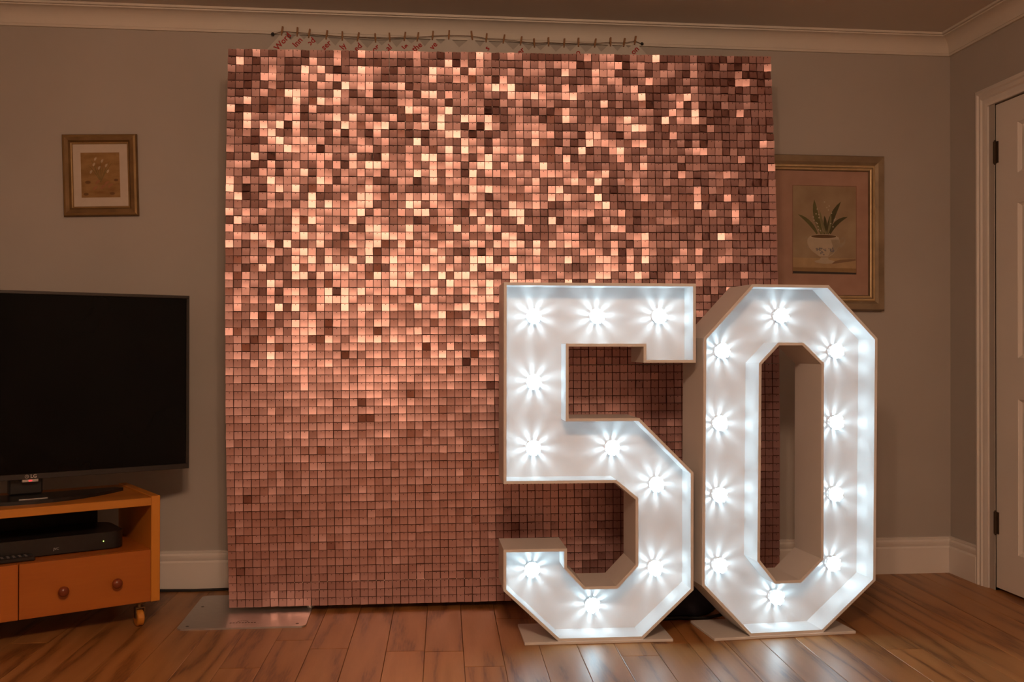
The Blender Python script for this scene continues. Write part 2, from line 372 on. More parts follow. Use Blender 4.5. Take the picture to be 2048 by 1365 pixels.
def number(name, label, loc, rz, outer, holes, bulbs, plate):
    t = thing(name, label, 'light-up number', loc, rz)
    rings = [outer if area(outer) > 0 else outer[::-1]] + [h if area(h) < 0 else h[::-1] for h in holes]
    inner = [inset(r, RIM) for r in rings]
    for r, q in zip(rings, inner):
        n = len(r)
        for i in range(n):
            k = (i + 1) % n
            G().prism([r[i], r[k], q[k], q[i]], 0.0, T).build('side_board', M_numb, t)
    # back panel: polygon with holes, filled
    bm = bmesh.new(); edges = []
    for q in inner:
        vv = [bm.verts.new((u, INSET, z)) for u, z in q]
        edges += [bm.edges.new((vv[i], vv[(i + 1) % len(vv)])) for i in range(len(vv))]
    bmesh.ops.triangle_fill(bm, use_beauty=True, use_dissolve=False, edges=edges)
    ret = bmesh.ops.extrude_face_region(bm, geom=bm.faces[:])
    bmesh.ops.translate(bm, verts=[v for v in ret['geom'] if isinstance(v, bmesh.types.BMVert)], vec=(0, 0.010, 0))
    bmesh.ops.recalc_face_normals(bm, faces=bm.faces[:])
    me = bpy.data.meshes.new('back_panel'); bm.to_mesh(me); bm.free(); me.materials.append(M_numb)
    link('back_panel', me, t)
    px0, px1, py0, py1 = plate
    G().box(px0, px1, py0, py1, 0.0, 0.010, 0.0015).build('base_plate', M_numb, t)
    for (u, z) in bulbs:
        b = link('bulb', me_holder, t, (u, INSET, z)); b['label'] = 'glowing cool white LED bulb'
        ph = random.random() * 0.7
        c = link('ray_fins', me_fin, b, rot=(0, ph, 0)); c2 = link('glowing_cap', me_cap, b, rot=(0, ph, 0))
        ld = bpy.data.lights.new('bulb_light', 'POINT'); ld.energy = LED_POWER; ld.color = COOL; ld.shadow_soft_size = 0.0022
        lo = link('bulb_light', ld, b, (0, -0.017, 0))
    return t
P5 = [(-.07, 1.204), (.58, 1.204), (.58, .937), (.401, .937), (.401, .991), (.147, .991), (.147, .751), (.387, .751), (.572, .567), (.572, .171),
      (.399, .010), (.114, .010), (-.07, .181), (-.07, .318), (.142, .318), (.142, .255), (.203, .190), (.308, .190), (.374, .259), (.374, .478), (.306, .535), (-.07, .535)]
B5 = [(.039, 1.095), (.257, 1.096), (.474, 1.097), (.040, .871), (.039, .646), (.311, .645), (.465, .518), (.460, .230), (.242, .107), (.035, .232)]
number('light_up_number', 'tall white light-up number five with glowing bulbs in front of sequin backdrop', (.392, -.911, 0), math.atan2(-.006, .501),
       P5, [], B5, (0.0, 0.502, -0.004, 0.225))
P0 = [(.138, 1.204), (.417, 1.204), (.600, 1.021), (.592, .180), (.395, .010), (.130, .010), (-.042, .187), (-.036, 1.020)]
H0 = [(.235, .996), (.320, .996), (.390, .931), (.388, .264), (.311, .193), (.224, .193), (.165, .266), (.171, .931)]
B0 = [(.280, 1.100), (.063, .976), (.489, .976), (.055, .726), (.489, .724), (.053, .478), (.485, .471), (.053, .235), (.477, .225), (.263, .116)]
number('light_up_number', 'tall white light-up number zero with glowing bulbs and open centre', (1.032, -.9265, 0), math.atan2(.0396, .515),
       P0, [H0], B0, (0.0, 0.516, -0.004, 0.225))

# ------------------------------------------------------------------ sequin backdrop
SX, SY, SZ, PIT, NC, NR = -0.660, -0.400, 0.020, 0.0301, 70, 70
bd = thing('sequin_backdrop', 'rose gold square sequin backdrop on a freestanding metal base', 'backdrop', (SX, SY, 0))
# the clipped panels sag a little: the hung sheet is not quite a rectangle
def bpos(u, v):
    """sheet position (x from its lower left corner, z) for column fraction u and row fraction v"""
    xl_ = 0.009 - 0.062 * v + 0.052 * v * v; xr_ = 2.119 + 0.03 * v - 0.065 * v * v
    return xl_ + (xr_ - xl_) * u, SZ + v * (2.079 + 0.036 * u)
# 7 x 7 clip-together panels
for i in range(7):
    for k in range(7):
        e = 0.0004
        q = [bpos((i + a) / 7 + (e if a == 0 else -e), (k + b) / 7 + (e if b == 0 else -e)) for a, b in ((0, 0), (1, 0), (1, 1), (0, 1))]
        G().prism(q, 0.006, 0.010).build('grid_panel', M_panel, bd)
for x in (0.30, 1.80):
    G().lathe([(0.019, 0.006), (0.019, 2.05)], 14, Matrix.Translation((x, 0.045, 0))).build('upright_pole', M_steel, bd, smooth=40)
G().box(0.04, 2.06, 0.03, 0.05, 2.045, 2.075, 0.003).build('cross_bar', M_steel, bd)
def base_plate(cx):
    pl = []
    hw, y0, y1, r = 0.222, -0.222, 0.255, 0.022
    for (qx, qy, a0) in ((hw - r, y1 - r, 0), (-hw + r, y1 - r, PI / 2), (-hw + r, y0 + r, PI), (hw - r, y0 + r, 1.5 * PI)):
        pl += [(cx + qx + r * math.cos(a0 + i * PI / 8), qy + r * math.sin(a0 + i * PI / 8)) for i in range(5)]
    b = G().prism(pl, 0.0, 0.006, 'Z').build('base_plate', M_steel, bd); b['label'] = 'flat grey steel plate lying on the floor'
    s = G()
    for sx, sy in ((-0.19, -0.19), (0.19, -0.19), (-0.19, 0.08), (0.19, 0.22)): s.lathe([(0.006, 0.006), (0.006, 0.0066)], 8, Matrix.Translation((cx + sx, sy, 0)))
    s.build('fixing_holes', M_black, b)
    return b
bp = base_plate(0.088)
base_plate(2.062)
# small printed mark on the plate: an arch over a line of lettering
g = G()
for i in range(7):
    a0 = PI * i / 7; a1 = PI * (i + 0.8) / 7
    g.add([(0.082 + r * math.cos(a), -0.150 + 0.9 * r * math.sin(a), 0.0064) for a, r in ((a0, 0.020), (a1, 0.020), (a1, 0.015), (a0, 0.015))], [(0, 1, 2, 3)])
for i in range(9):
    x = 0.038 + i * 0.0105; g.add([(x, -0.166, 0.0064), (x + 0.007, -0.166, 0.0064), (x + 0.0075, -0.156, 0.0064), (x + 0.001, -0.156, 0.0064)], [(0, 1, 2, 3)])
g.build('printed_mark', P('grey_print', (0.12, 0.11, 0.10)), bp)

# one sequin: slightly bowed plate hung from its top pin
def sequin_geo():
    hw, hh = 0.01375, 0.01385
    zsq = [hh, hh * 0.35, -hh * 0.35, -hh]; bow = [0.0, 0.0001, 0.0005, 0.0012]
    vs_ = []
    for th in (0.0, 0.0006):
        for z, b in zip(zsq, bow):
            for x in (-hw, hw): vs_.append((x, -b + th, z))
    fs = [(2 * i, 2 * i + 2, 2 * i + 3, 2 * i + 1) for i in range(3)] + [(8 + 2 * i, 8 + 2 * i + 1, 8 + 2 * i + 3, 8 + 2 * i + 2) for i in range(3)]
    fs += [(0, 1, 9, 8), (6, 14, 15, 7)] + [(2 * i, 8 + 2 * i, 10 + 2 * i, 2 * i + 2) for i in range(3)] + [(2 * i + 1, 2 * i + 3, 11 + 2 * i, 9 + 2 * i) for i in range(3)]
    return vs_, fs
sv, sf = sequin_geo()
sg = G(); sg.add(sv, sf); me_seq = sg.mesh('sequin', M_seq, 40)
rng = random.Random(21)
wave = [[rng.gauss(0, 1) for _ in range(9)] for _ in range(9)]
def lowfreq(u, v):
    x, y = u * 7.99, v * 7.99; i, k = int(x), int(y); a, b = x - i, y - k
    return (wave[i][k] * (1 - a) + wave[i + 1][k] * a) * (1 - b) + (wave[i][k + 1] * (1 - a) + wave[i + 1][k + 1] * a) * b
colbias = [rng.gauss(0, 1) for _ in range(NC)]
rest = G(); pins = G(); keep = 0
for c in range(NC):
    for r in range(NR):
        v = (r + 0.5) / NR
        x, z = bpos((c + 0.5) / NC, v)
        tt = min(1.0, max(0.0, (v - 0.38) / 0.3)); amp = 0.42 + 1.05 * tt * tt * (3 - 2 * tt)                      # tilt spread shaped to put the strong glitter in the upper half
        rx = math.radians(rng.gauss(0, 4.2) * amp + 1.2 * lowfreq(c / NC, v))
        rz = math.radians(rng.gauss(0, 5.0) * amp + 1.5 * colbias[c] * amp)
        if rng.random() < 0.14 * tt + 0.008: rx += math.radians((1 if tt < 0.4 or rng.random() < 0.6 else -1) * rng.uniform(8, 16)); rz += math.radians(rng.uniform(-14, 14))
        ry = math.radians(rng.gauss(0, 0.9))
        loc = (x + rng.gauss(0, 0.0003), -0.0025 + rng.uniform(-0.0008, 0.0004), z + rng.gauss(0, 0.0003))
        M = Matrix.Translation(loc) @ Matrix.Rotation(rz, 4, 'Z') @ Matrix.Rotation(rx, 4, 'X') @ Matrix.Rotation(ry, 4, 'Y')
        if keep < 300:                            # the strip along the near edge shows largest
            o = link('sequin', me_seq, bd); o.matrix_local = M; keep += 1
        else:
            rest.add([M @ Vector(p) for p in sv], sf)
        q = M @ Vector((0, -0.0008, 0.0103))  # dark disc: pin head with the hole's shade put into its colour
        pins.add([(q.x + 0.0018 * math.cos(a), q.y, q.z + 0.0018 * math.sin(a)) for a in [i * PI / 3 for i in range(6)]]
                 + [(q.x + 0.0018 * math.cos(a), q.y + 0.005, q.z + 0.0018 * math.sin(a)) for a in [i * PI / 3 for i in range(6)]],
                 [(0, 1, 2, 3, 4, 5)] + [(i, i + 6, (i + 1) % 6 + 6, (i + 1) % 6) for i in range(6)])
o = rest.build('sequin_field', M_seq, bd, smooth=40); o['kind'] = 'stuff'; o['label'] = 'rows of small square rose gold sequins'
o = pins.build('shaded_pin_dots', M_dot, bd); o['kind'] = 'stuff'
clips = G()
for c in range(1, NC):
    for r in range(1, NR):
        show = (22 <= c <= 34 and r >= 60) or (r == 3 and 8 <= c <= 34) or (c == 30 and r > 10) or rng.random() < 0.004
        if show and rng.random() < 0.85:
            qx, qz = bpos(c / NC, r / NR); clips.box(qx - 0.0011, qx + 0.0011, -0.006, 0.006, qz - 0.0013, qz + 0.0013)
o = clips.build('grid_clips', M_clip, bd); o['kind'] = 'stuff'; o['label'] = 'tiny pale plastic clips between the sequins'

# ------------------------------------------------------------------ card garland under the cornice
cards = [  # x along the wall, height of the top corner, lettering
    (564.4, 66, 'Word'), (594.9, 68, 'Inn'), (618.7, 71, 'God'), (653.6, 74, 'ser'), (684.7, 76, 'ly'), (716.5, 78, 'ed'), (750.8, 80, 'or'), (779.3, 79, 'al'),
    (809.7, 77, 'le'), (835.7, 78, 'the'), (865.5, 75, 've'), (897.9, 74, ''), (943.6, 75, ''), (972.8, 80, 's'), (1007.7, 82, ''), (1042, 86, 'er'),
    (1068.3, 90, ''), (1096.7, 88, ''), (1128.3, 90, ''), (1156.6, 89, 'o'), (1190.2, 90, ''), (1220.6, 88, ''), (1248.2, 89, ''), (1270, 85, 'on')]
def wall_pt(px, py, Y=-0.026):
    """metric point on the wall for a measured position"""
    x, y = (px - 1024) / 2025.1, -(py - 682.5) / 2025.1
    v = cam.matrix_world.to_3x3() @ Vector((x, y, -1)); t = (Y + 4.2501) / v.y
    return v.x * t, 0.9876 + v.z * t
tw = []
a = wall_pt(545, 66.5); tw.append((a[0], -0.014, a[1]))
pts = [wall_pt(px, py - 3) for px, py, _ in cards]
for x, z in pts: tw.append((x, -0.026, z))
a = wall_pt(1285, 86.5); tw.append((a[0], -0.014, a[1]))
t = thing('twine', 'thin brown twine strung below the cornice holding pegged cards', 'twine', (tw[0][0], 0, tw[0][2]))
ox, oz = tw[0][0], tw[0][2]
G().tube([(x - ox, y, z - oz) for x, y, z in tw], 0.0013, 6).build('twine_strand', M_twine, t)
for x, y, z in (tw[0], tw[-1]):
    G().lathe([(0.004, 0.0), (0.004, 0.016), (0.007, 0.018), (0.004, 0.021)], 10, Matrix.Translation((x - ox, 0, z - oz)) @ Matrix.Rotation(PI / 2, 4, 'X')).build('wall_pin', M_rubber, t, smooth=40)
peg_g = G()
peg_g.prism([(-0.0032, 0.018), (0.0032, 0.018), (0.0036, -0.004), (0.0026, -0.020), (-0.0026, -0.020), (-0.0036, -0.004)], -0.0065, -0.0020)
peg_g.prism([(-0.0032, 0.018), (0.0032, 0.018), (0.0036, -0.004), (0.0026, -0.020), (-0.0026, -0.020), (-0.0036, -0.004)], 0.0020, 0.0065)
peg_m = peg_g.mesh('clothes_peg', M_peg)
spr_m = G().box(-0.004, 0.004, -0.007, 0.007, -0.003, -0.0005).mesh('spring', M_brass)
S = 0.118                                       # card edge length
card_m = G().prism([(-S, -S), (0, -S), (0, 0), (-S, 0)], -0.0006, 0.0006).mesh('bunting_card', M_card)
for i, ((x, z), (_, _, word)) in enumerate(zip(pts, cards)):
    rot = PI / 4 + random.uniform(-0.10, 0.10)
    if word: lab = 'white square card hung by one corner with red letters reading %s' % word
    else:                                       # no lettering shows: told apart by the neighbours
        a_ = next(q for q in range(i - 1, -1, -1) if cards[q][2]); b_ = next(q for q in range(i + 1, len(cards)) if cards[q][2])
        wa, wb = cards[a_][2], cards[b_][2]
        if i - a_ == 1 and b_ - i == 1: lab = 'unlettered white card hung between the cards lettered %s and %s' % (wa, wb)
        elif i - a_ == 1: lab = 'unlettered white card hung right beside the card lettered %s, towards %s' % (wa, wb)
        elif b_ - i == 1: lab = 'unlettered white card hung right beside the card lettered %s, towards %s' % (wb, wa)
        else: lab = 'unlettered white card between two unlettered cards, between those lettered %s and %s' % (wa, wb)
    c = tag(link('bunting_card', card_m, None, (x, -0.026 - 0.0016 * (i % 2), z - 0.004), (0, rot, 0)), lab, 'card', 'cards pegged on the twine')
    # local frame: card extends to -x, -z from its hanging corner
    c.rotation_euler = (0, -rot, 0)
    if word:
        tm = text_mesh(word, 0.034, M_red)
        # text runs up along the card, reading towards the upper right
        o = link('red_lettering', tm, c, (-0.027, -0.0012, -0.026), (PI / 2, -PI / 2 + PI, 0))
        o.rotation_euler = (PI / 2, 0, 0)
    p = tag(link('clothes_peg', peg_m, None, (x, -0.026 - 0.0016 * (i % 2), z + 0.002), (0, random.uniform(-0.12, 0.2), 0)),
            'tiny wooden clothes peg clipping a card to the twine', 'clothes peg', 'pegs on the twine')
    link('spring', spr_m, p)

# ------------------------------------------------------------------ pictures
def frame_pic(name, label, cx, cz, W, H, tilt, steps, mats_, matb, mw, printer, lean=0.0):
    """steps: (inset, projection, material index) from the outer edge inward"""
    t = thing(name, label, 'picture', (cx, 0, cz))
    t.rotation_euler = (0, tilt, 0)
    prof = [(0, 0)] + [(a, b) for a, b, _ in steps]
    for q in range(4):                          # four mitred frame mouldings
        g = G(); hw, hh = W / 2, H / 2
        cor = [(-hw, -hh, 1, 1), (hw, -hh, -1, 1), (hw, hh, -1, -1), (-hw, hh, 1, -1)]
        a, b = cor[q], cor[(q + 1) % 4]
        A = [(a[0] + a[2] * d, -p - 0.002, a[1] + a[3] * d) for d, p in prof]; B = [(b[0] + b[2] * d, -p - 0.002, b[1] + b[3] * d) for d, p in prof]
        last = prof[-1][0]
        A.append((a[0] + a[2] * last, -0.002, a[1] + a[3] * last)); B.append((b[0] + b[2] * last, -0.002, b[1] + b[3] * last))
        n = len(A)
        for i in range(n - 1):
            g.cur = steps[i][2] if i < len(steps) else 0
            g.add([A[i], A[i + 1], B[i + 1], B[i]], [(0, 1, 2, 3)])
        g.cur = 0
        g.add(A, [tuple(range(n))]); g.add(B, [tuple(range(n))]); g.add([A[0], A[-1], B[-1], B[0]], [(0, 1, 2, 3)])
        g.build('frame_moulding', mats_, t)
    f = prof[-1][0]
    G().box(-W / 2 + f - 0.004, W / 2 - f + 0.004, -0.010, -0.006, -H / 2 + f - 0.004, H / 2 - f + 0.004).build('mount_board', matb, t)
    printer(t)
    return t
def flat(poly, y, material, name, parent, th=0.0004):
    return G().prism(poly, y - th, y).build(name, material, parent)
def ell(cx, cz, rx, rz, n=20, a0=0, a1=2 * PI):
    return [(cx + rx * math.cos(a0 + (a1 - a0) * i / (n if a1 - a0 > 6.2 else n - 1)), cz + rz * math.sin(a0 + (a1 - a0) * i / (n if a1 - a0 > 6.2 else n - 1))) for i in range(n)]
def leafshape(x0, z0, x1, z1, wd, bend, n=7):
    L_ = []; R_ = []; dx, dz = x1 - x0, z1 - z0; l = math.hypot(dx, dz); nx, nz = -dz / l, dx / l
    for i in range(n + 1):
        s_ = i / n; b = bend * 4 * s_ * (1 - s_); k = wd * (math.sin(PI * min(1, s_ * 0.85 + 0.12)) ** 0.8) * (1 if i < n else 0.05)
        L_.append((x0 + dx * s_ + nx * (b + k), z0 + dz * s_ + nz * (b + k))); R_.append((x0 + dx * s_ + nx * (b - k), z0 + dz * s_ + nz * (b - k)))
    return L_ + R_[::-1]

def print_small(t):
    bg = mat('sepia_print', (0.33, 0.19, 0.07), 0.8, build=noise_col((0.24, 0.125, 0.04), (0.40, 0.24, 0.09), 14, detail=6, stretch=(1, 1, 2.5)))
    p = flat([(-.076, -.090), (.075, -.090), (.075, .092), (-.076, .092)], -0.010, bg, 'print', t)
    dk, lt, gr, pk = P('sepia_dark', (.17, .085, .03)), P('sepia_cream', (.50, .40, .26)), P('sepia_olive', (.22, .15, .05)), P('sepia_rose', (.36, .16, .07))
    k = 0
    def add(poly, m, nm):
        nonlocal k; k += 1
        flat(poly, -0.0104 - 0.00004 * k, m, nm, p, 0.00012)
    for i in range(9):                           # spray of stems
        x1 = -.050 + .0125 * i; z1 = .045 + .022 * math.sin(i * 1.9)
        add(leafshape(0.0, -.030, x1, z1, .0016, .004 * (i - 4) / 4), gr, 'painted_stem')
    for x, z in ((-.018, .066), (-.024, .044), (.024, .040), (.030, .016), (-.036, .014), (-.004, .030), (.008, .058)):
        add(leafshape(x - .004, z - .007, x + .004, z + .007, .0042, .001, 4), lt, 'painted_petal')
    for x, z, s_ in ((-.050, -.028, .011), (.060, -.020, .009), (-.058, -.076, .010), (.044, -.074, .010)):
        add(ell(x, z, s_, s_ * .6, 10), dk, 'painted_shadow')
    for x, z in ((-.02, -.035), (.015, -.04), (.03, -.05), (0, -.055), (-.03, -.06)): add(leafshape(x, z, x + .02, z + .016, .005, .002, 4), pk, 'painted_leaf')
frame_pic('framed_picture', 'small gold framed sepia flower print with cream mount above the television', (-1.3777 - 1.0797) / 2 - .001, 1.682, 0.292, 0.331, -0.030,
          [(0, .012, 0), (.004, .020, 0), (.012, .024, 1), (.026, .022, 0), (.033, .014, 0), (.038, .013, 1), (.040, .008, 1)], [M_gold, mat('gold_highlight', (.32, .20, .08), .45, .4, build=noise_col((.28, .17, .065), (.36, .23, .095), 20))], M_mat, 0.03, print_small)

def print_large(t):
    ox, oz = -(1.4585 + 2.0763) / 2, -(1.8258 + 1.1498) / 2    # wall coordinates -> picture centre
    def W(pts): return [(x + ox, z + oz) for x, z in pts]
    x0, x1, z0, z1 = 1.668, 1.9537, 1.3085, 1.693
    bg = mat('still_life_ground', (.36, .27, .17), .8, build=noise_col((.30, .21, .13), (.40, .31, .20), 9, detail=5))
    p = flat(W([(x0, z0), (x1, z0), (x1, z1), (x0, z1)]), -0.010, bg, 'print', t)
    ln = P('mount_line', (.20, .09, .06)); k = 0
    def add(poly, m, nm):
        nonlocal k; k += 1
        flat(W(poly), -0.0104 - 0.00003 * k, m, nm, p, 0.00012)
    e = .002
    for q in ([(x0 - e, z1), (x1 + e, z1), (x1 + e, z1 + e), (x0 - e, z1 + e)], [(x0 - e, z0), (x0, z0), (x0, z1), (x0 - e, z1)], [(x1, z0), (x1 + e, z0), (x1 + e, z1), (x1, z1)]): add(q, ln, 'ruled_line')
    def uv(a, b): return (x0 + (a - 165) / (960 - 165) * (x1 - x0), z1 + (b - 130) / (1235 - 130) * (z0 - z1))
    tab, tabe, dark = P('painted_table', (.44, .31, .17), .08), P('painted_table_edge', (.30, .19, .09), .08), P('painted_underside', (.045, .035, .035), .1)
    add([uv(165, 1028), uv(960, 1036), uv(960, 1160), uv(165, 1150)], tab, 'painted_table_top')
    add([uv(165, 1150), uv(960, 1160), uv(960, 1212), uv(165, 1198)], tabe, 'painted_table_edge')
    add([uv(165, 1198), uv(960, 1212), uv(960, 1235), uv(165, 1228)], dark, 'painted_table_shade')
    add([uv(640, 1085), uv(760, 1050), uv(955, 1040), uv(955, 1062), uv(800, 1085), uv(660, 1105)], P('painted_cast_shadow', (.24, .15, .09)), 'painted_cast_shadow')
    gr, gd, gl = P('leaf_olive', (.125, .12, .045)), P('leaf_dark', (.075, .070, .028)), P('leaf_pale', (.21, .19, .09))
    def leaf_(a, b, wd, bend, m): add(leafshape(*uv(*a), *uv(*b), wd, bend), m, 'painted_leaf')
    leaf_((470, 730), (228, 488), .0085, -.010, gr); leaf_((530, 735), (432, 300), .0125, .008, gr); leaf_((600, 735), (768, 322), .012, .010, gd)
    leaf_((630, 725), (856, 512), .0095, .014, gd); leaf_((560, 740), (560, 500), .008, -.004, gd); leaf_((580, 740), (500, 430), .006, .004, gl); leaf_((600, 735), (640, 470), .0055, -.004, gl); leaf_((545, 740), (440, 560), .005, .003, gl)
    fl = P('blossom_cream', (.52, .46, .34), .05)
    rr = random.Random(4)
    for a, b in ((470, 420), (455, 480), (490, 490), (492, 528), (420, 520), (430, 560), (470, 600), (480, 640), (510, 690), (485, 680), (620, 380), (560, 330), (650, 470), (640, 600), (685, 555), (668, 640), (610, 430), (590, 400), (700, 540), (455, 590)):
        x, z = uv(a, b); add(ell(x, z, .0030, .0030, 8), fl, 'painted_blossom')
    body, shade_, rim, blue = P('china_cream', (.50, .42, .31), .06), P('china_shadow', (.37, .30, .21), .08), P('china_rim', (.56, .48, .36), .05), P('china_blue', (.20, .19, .20), .1)
    cx = 565
    out = [(370, 765), (345, 800), (345, 850), (365, 900), (410, 950), (480, 1000), (520, 1025), (600, 1025), (660, 990), (715, 930), (745, 870), (750, 810), (735, 765)]
    add([uv(*q) for q in out], body, 'painted_tureen')
    add([uv(*q) for q in [(640, 800), (745, 800), (745, 870), (712, 930), (655, 985), (600, 1020), (640, 940), (665, 880)]], shade_, 'painted_tureen_shade')
    add([uv(550 + 170 * math.cos(a), 765 + 30 * math.sin(a)) for a in [i * PI / 12 for i in range(24)]], rim, 'painted_rim')
    add([uv(550 + 158 * math.cos(a), 762 + 22 * math.sin(a)) for a in [i * PI / 12 for i in range(24)]], P('painted_soil', (.13, .075, .035)), 'painted_soil')
    add([uv(*q) for q in [(520, 1020), (600, 1020), (615, 1050), (690, 1072), (660, 1098), (560, 1104), (460, 1092), (432, 1072), (500, 1050)]], body, 'painted_foot')
    add([uv(*q) for q in [(505, 1012), (610, 1012), (612, 1026), (508, 1026)]], shade_, 'painted_foot_ring')
    for s_ in range(34):
        a = 455 + rr.random() * 235; b = 905 + rr.random() * (95 - abs(a - 560) * 0.45)
        x, z = uv(a, b); add(ell(x, z, .0022 + .0026 * rr.random(), .0022 + .0012 * rr.random(), 8), blue, 'painted_blue_flower')
    for pts_ in ([(735, 850), (790, 840), (812, 800), (800, 785), (770, 800), (760, 790), (800, 770), (825, 800), (815, 850), (770, 900), (738, 890)],
                 [(350, 805), (322, 790), (318, 768), (335, 764), (345, 790)], [(350, 880), (328, 890), (345, 910), (368, 912)]):
        add([uv(*q) for q in pts_], shade_, 'painted_handle')
WL, HL = 2.0763 - 1.4585, 1.8258 - 1.1498
frame_pic('framed_picture', 'large bronze framed still life of potted plant with pink mount beside backdrop', (1.4585 + 2.0763) / 2, (1.8258 + 1.1498) / 2, WL, HL, 0.0,
          [(0, .020, 0), (.006, .034, 0), (.030, .030, 0), (.042, .022, 0), (.046, .026, 1), (.052, .026, 1), (.055, .020, 0), (.059, .022, 1), (.064, .020, 1), (.068, .010, 0)],
          [M_bronze, M_gilt], M_matp, 0.06, print_large)

# ------------------------------------------------------------------ television corner, set at an angle
RZ = math.radians(30.18)
CX, CY = -0.8885, -0.5574
cab = thing('tv_cabinet', 'honey coloured wooden television cabinet on castors with two drawers', 'cabinet', (CX, CY, 0), RZ)
W_ = 0.865; DEP = 0.42                          # between the side panels; front at local y = 0, right panel starts at x = 0
for x0, x1 in ((-0.005, 0.026), (-W_ - 0.026, -W_ + 0.005)):
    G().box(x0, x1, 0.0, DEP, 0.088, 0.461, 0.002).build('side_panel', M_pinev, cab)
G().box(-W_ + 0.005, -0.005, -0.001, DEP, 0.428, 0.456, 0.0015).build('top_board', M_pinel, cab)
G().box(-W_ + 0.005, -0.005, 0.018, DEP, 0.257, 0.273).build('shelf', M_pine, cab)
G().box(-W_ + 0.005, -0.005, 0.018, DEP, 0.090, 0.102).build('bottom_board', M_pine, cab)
G().box(-W_ + 0.06, -0.085, DEP - 0.012, DEP - 0.004, 0.102, 0.428).build('back_board', P('hardboard', (.02, .013, .009)), cab)
def knob(x, z, par):
    return G().lathe([(0.008, 0.0), (0.007, 0.008), (0.010, 0.013), (0.0165, 0.019), (0.0175, 0.026), (0.013, 0.033), (0.004, 0.036)], 18,
                     Matrix.Translation((x, 0, z)) @ Matrix.Rotation(PI / 2, 4, 'X')).build('knob', M_knob, par, smooth=50)
for x1, x0 in ((-0.006, -0.4305), (-0.4335, -W_ + 0.006)):
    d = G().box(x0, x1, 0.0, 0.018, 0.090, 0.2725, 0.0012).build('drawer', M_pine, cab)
    knob(x1 - 0.120, 0.1735, d); knob(x1 - 0.293, 0.170, d)
for x in (-0.035, -W_ + 0.035):
    for y in (0.035, DEP - 0.04):
        s_ = G(); s_.lathe([(0.022, 0.088), (0.022, 0.082), (0.009, 0.078), (0.009, 0.066)], 14, Matrix.Translation((x, y, 0)))
        s_.box(x - 0.016, x + 0.016, y - 0.012, y + 0.012, 0.064, 0.069)
        s_.box(x - 0.016, x - 0.0135, y - 0.012, y + 0.012, 0.030, 0.066); s_.box(x + 0.0135, x + 0.016, y - 0.012, y + 0.012, 0.030, 0.066)
        cst = s_.build('castor', M_brass, cab, smooth=30)
        G().lathe([(0.026, -0.012), (0.0295, -0.009), (0.0295, 0.009), (0.026, 0.012)], 22, Matrix.Translation((x, y + 0.004, 0.0295)) @ Matrix.Rotation(PI / 2, 4, 'Y')).build('wheel', M_pinel, cst, smooth=30)

# television: local x to the right, front towards -y, stands on the cabinet top
tvx, tvy = CX, CY
TVR, TVW, TVB, TVT, TVY = 0.195, 1.125, 0.526, 1.183, 0.205
tv = thing('television', 'black flat screen television switched off on the wooden cabinet', 'television', (CX, CY, 0.456), RZ)
zb, zt = TVB - 0.456, TVT - 0.456; xl = TVR - TVW; xc = (TVR + xl) / 2
G().box(xl, TVR, TVY + 0.006, TVY + 0.032, zb, zt, 0.003).build('housing', M_black, tv)
G().box(xl + 0.20, TVR - 0.20, TVY + 0.032, TVY + 0.062, zb + 0.05, zb + 0.42, 0.01).build('rear_bulge', M_black, tv)
for nm, bx_ in (('bezel', (xl, TVR, zt - 0.011, zt)), ('bezel', (xl, TVR, zb, zb + 0.019)), ('bezel', (xl, xl + 0.011, zb + 0.019, zt - 0.011)), ('bezel', (TVR - 0.011, TVR, zb + 0.019, zt - 0.011))):
    G().box(bx_[0], bx_[1], TVY - 0.004, TVY + 0.006, bx_[2], bx_[3], 0.001).build(nm, M_bezel, tv)
G().box(xl + 0.011, TVR - 0.011, TVY + 0.001, TVY + 0.006, zb + 0.019, zt - 0.011).build('screen', M_screen, tv)
lx = xc + 0.008
lg = link('brand_lettering', text_mesh('LG', 0.017, M_silver), tv, (lx + 0.010, TVY - 0.0046, zb + 0.0098), (PI / 2, 0, 0))
g = G()
for i in range(18):
    a0, a1 = 2 * PI * i / 18, 2 * PI * (i + 1) / 18
    g.add([(r * math.cos(a), 0, r * math.sin(a)) for a, r in ((a0, .0062), (a1, .0062), (a1, .0050), (a0, .0050))], [(0, 1, 2, 3)])
g.add([(-.0008, 0, .003), (.0008, 0, .003), (.0008, 0, -.002), (-.0008, 0, -.002)], [(0, 1, 2, 3)]); g.add([(-.0008, 0, -.002), (.003, 0, -.002), (.003, 0, -.0006), (-.0008, 0, -.0006)], [(0, 1, 2, 3)])
g.build('brand_emblem', M_silver, tv, loc=(lx - 0.012, TVY - 0.0046, zb + 0.0098))
st = G().box(lx - 0.026, lx + 0.026, TVY - 0.002, TVY + 0.02, zb - 0.010, zb, 0.001).build('sensor_bar', M_silver, tv)
G().box(lx - 0.005, lx + 0.005, TVY - 0.0032, TVY - 0.002, zb - 0.007, zb - 0.003).build('standby_light', mat('standby_red', (.3, 0, 0), .4, emit=(1, .02, .03), estr=2.5), st)
nk = G(); nk.box(xc - 0.055, xc + 0.055, TVY + 0.03, TVY + 0.065, 0.012, zb + 0.12, 0.006); nk.build('stand_neck', M_black, tv)
arc = []
for i in range(13):
    s_ = -1 + 2 * i / 12; arc.append((xc + s_ * 0.33, TVY - 0.13 + 0.16 * s_ * s_))
for i in range(12, -1, -1):
    s_ = -1 + 2 * i / 12; arc.append((xc + s_ * 0.31, TVY + 0.06 + 0.0 * s_))
ft = G().prism(arc, 0.0, 0.012, 'Z').build('stand_foot', M_black, tv)
G().box(xc - 0.045, xc + 0.045, TVY - 0.095, TVY - 0.090, 0.012, 0.0145).build('foot_trim', M_silver, ft)

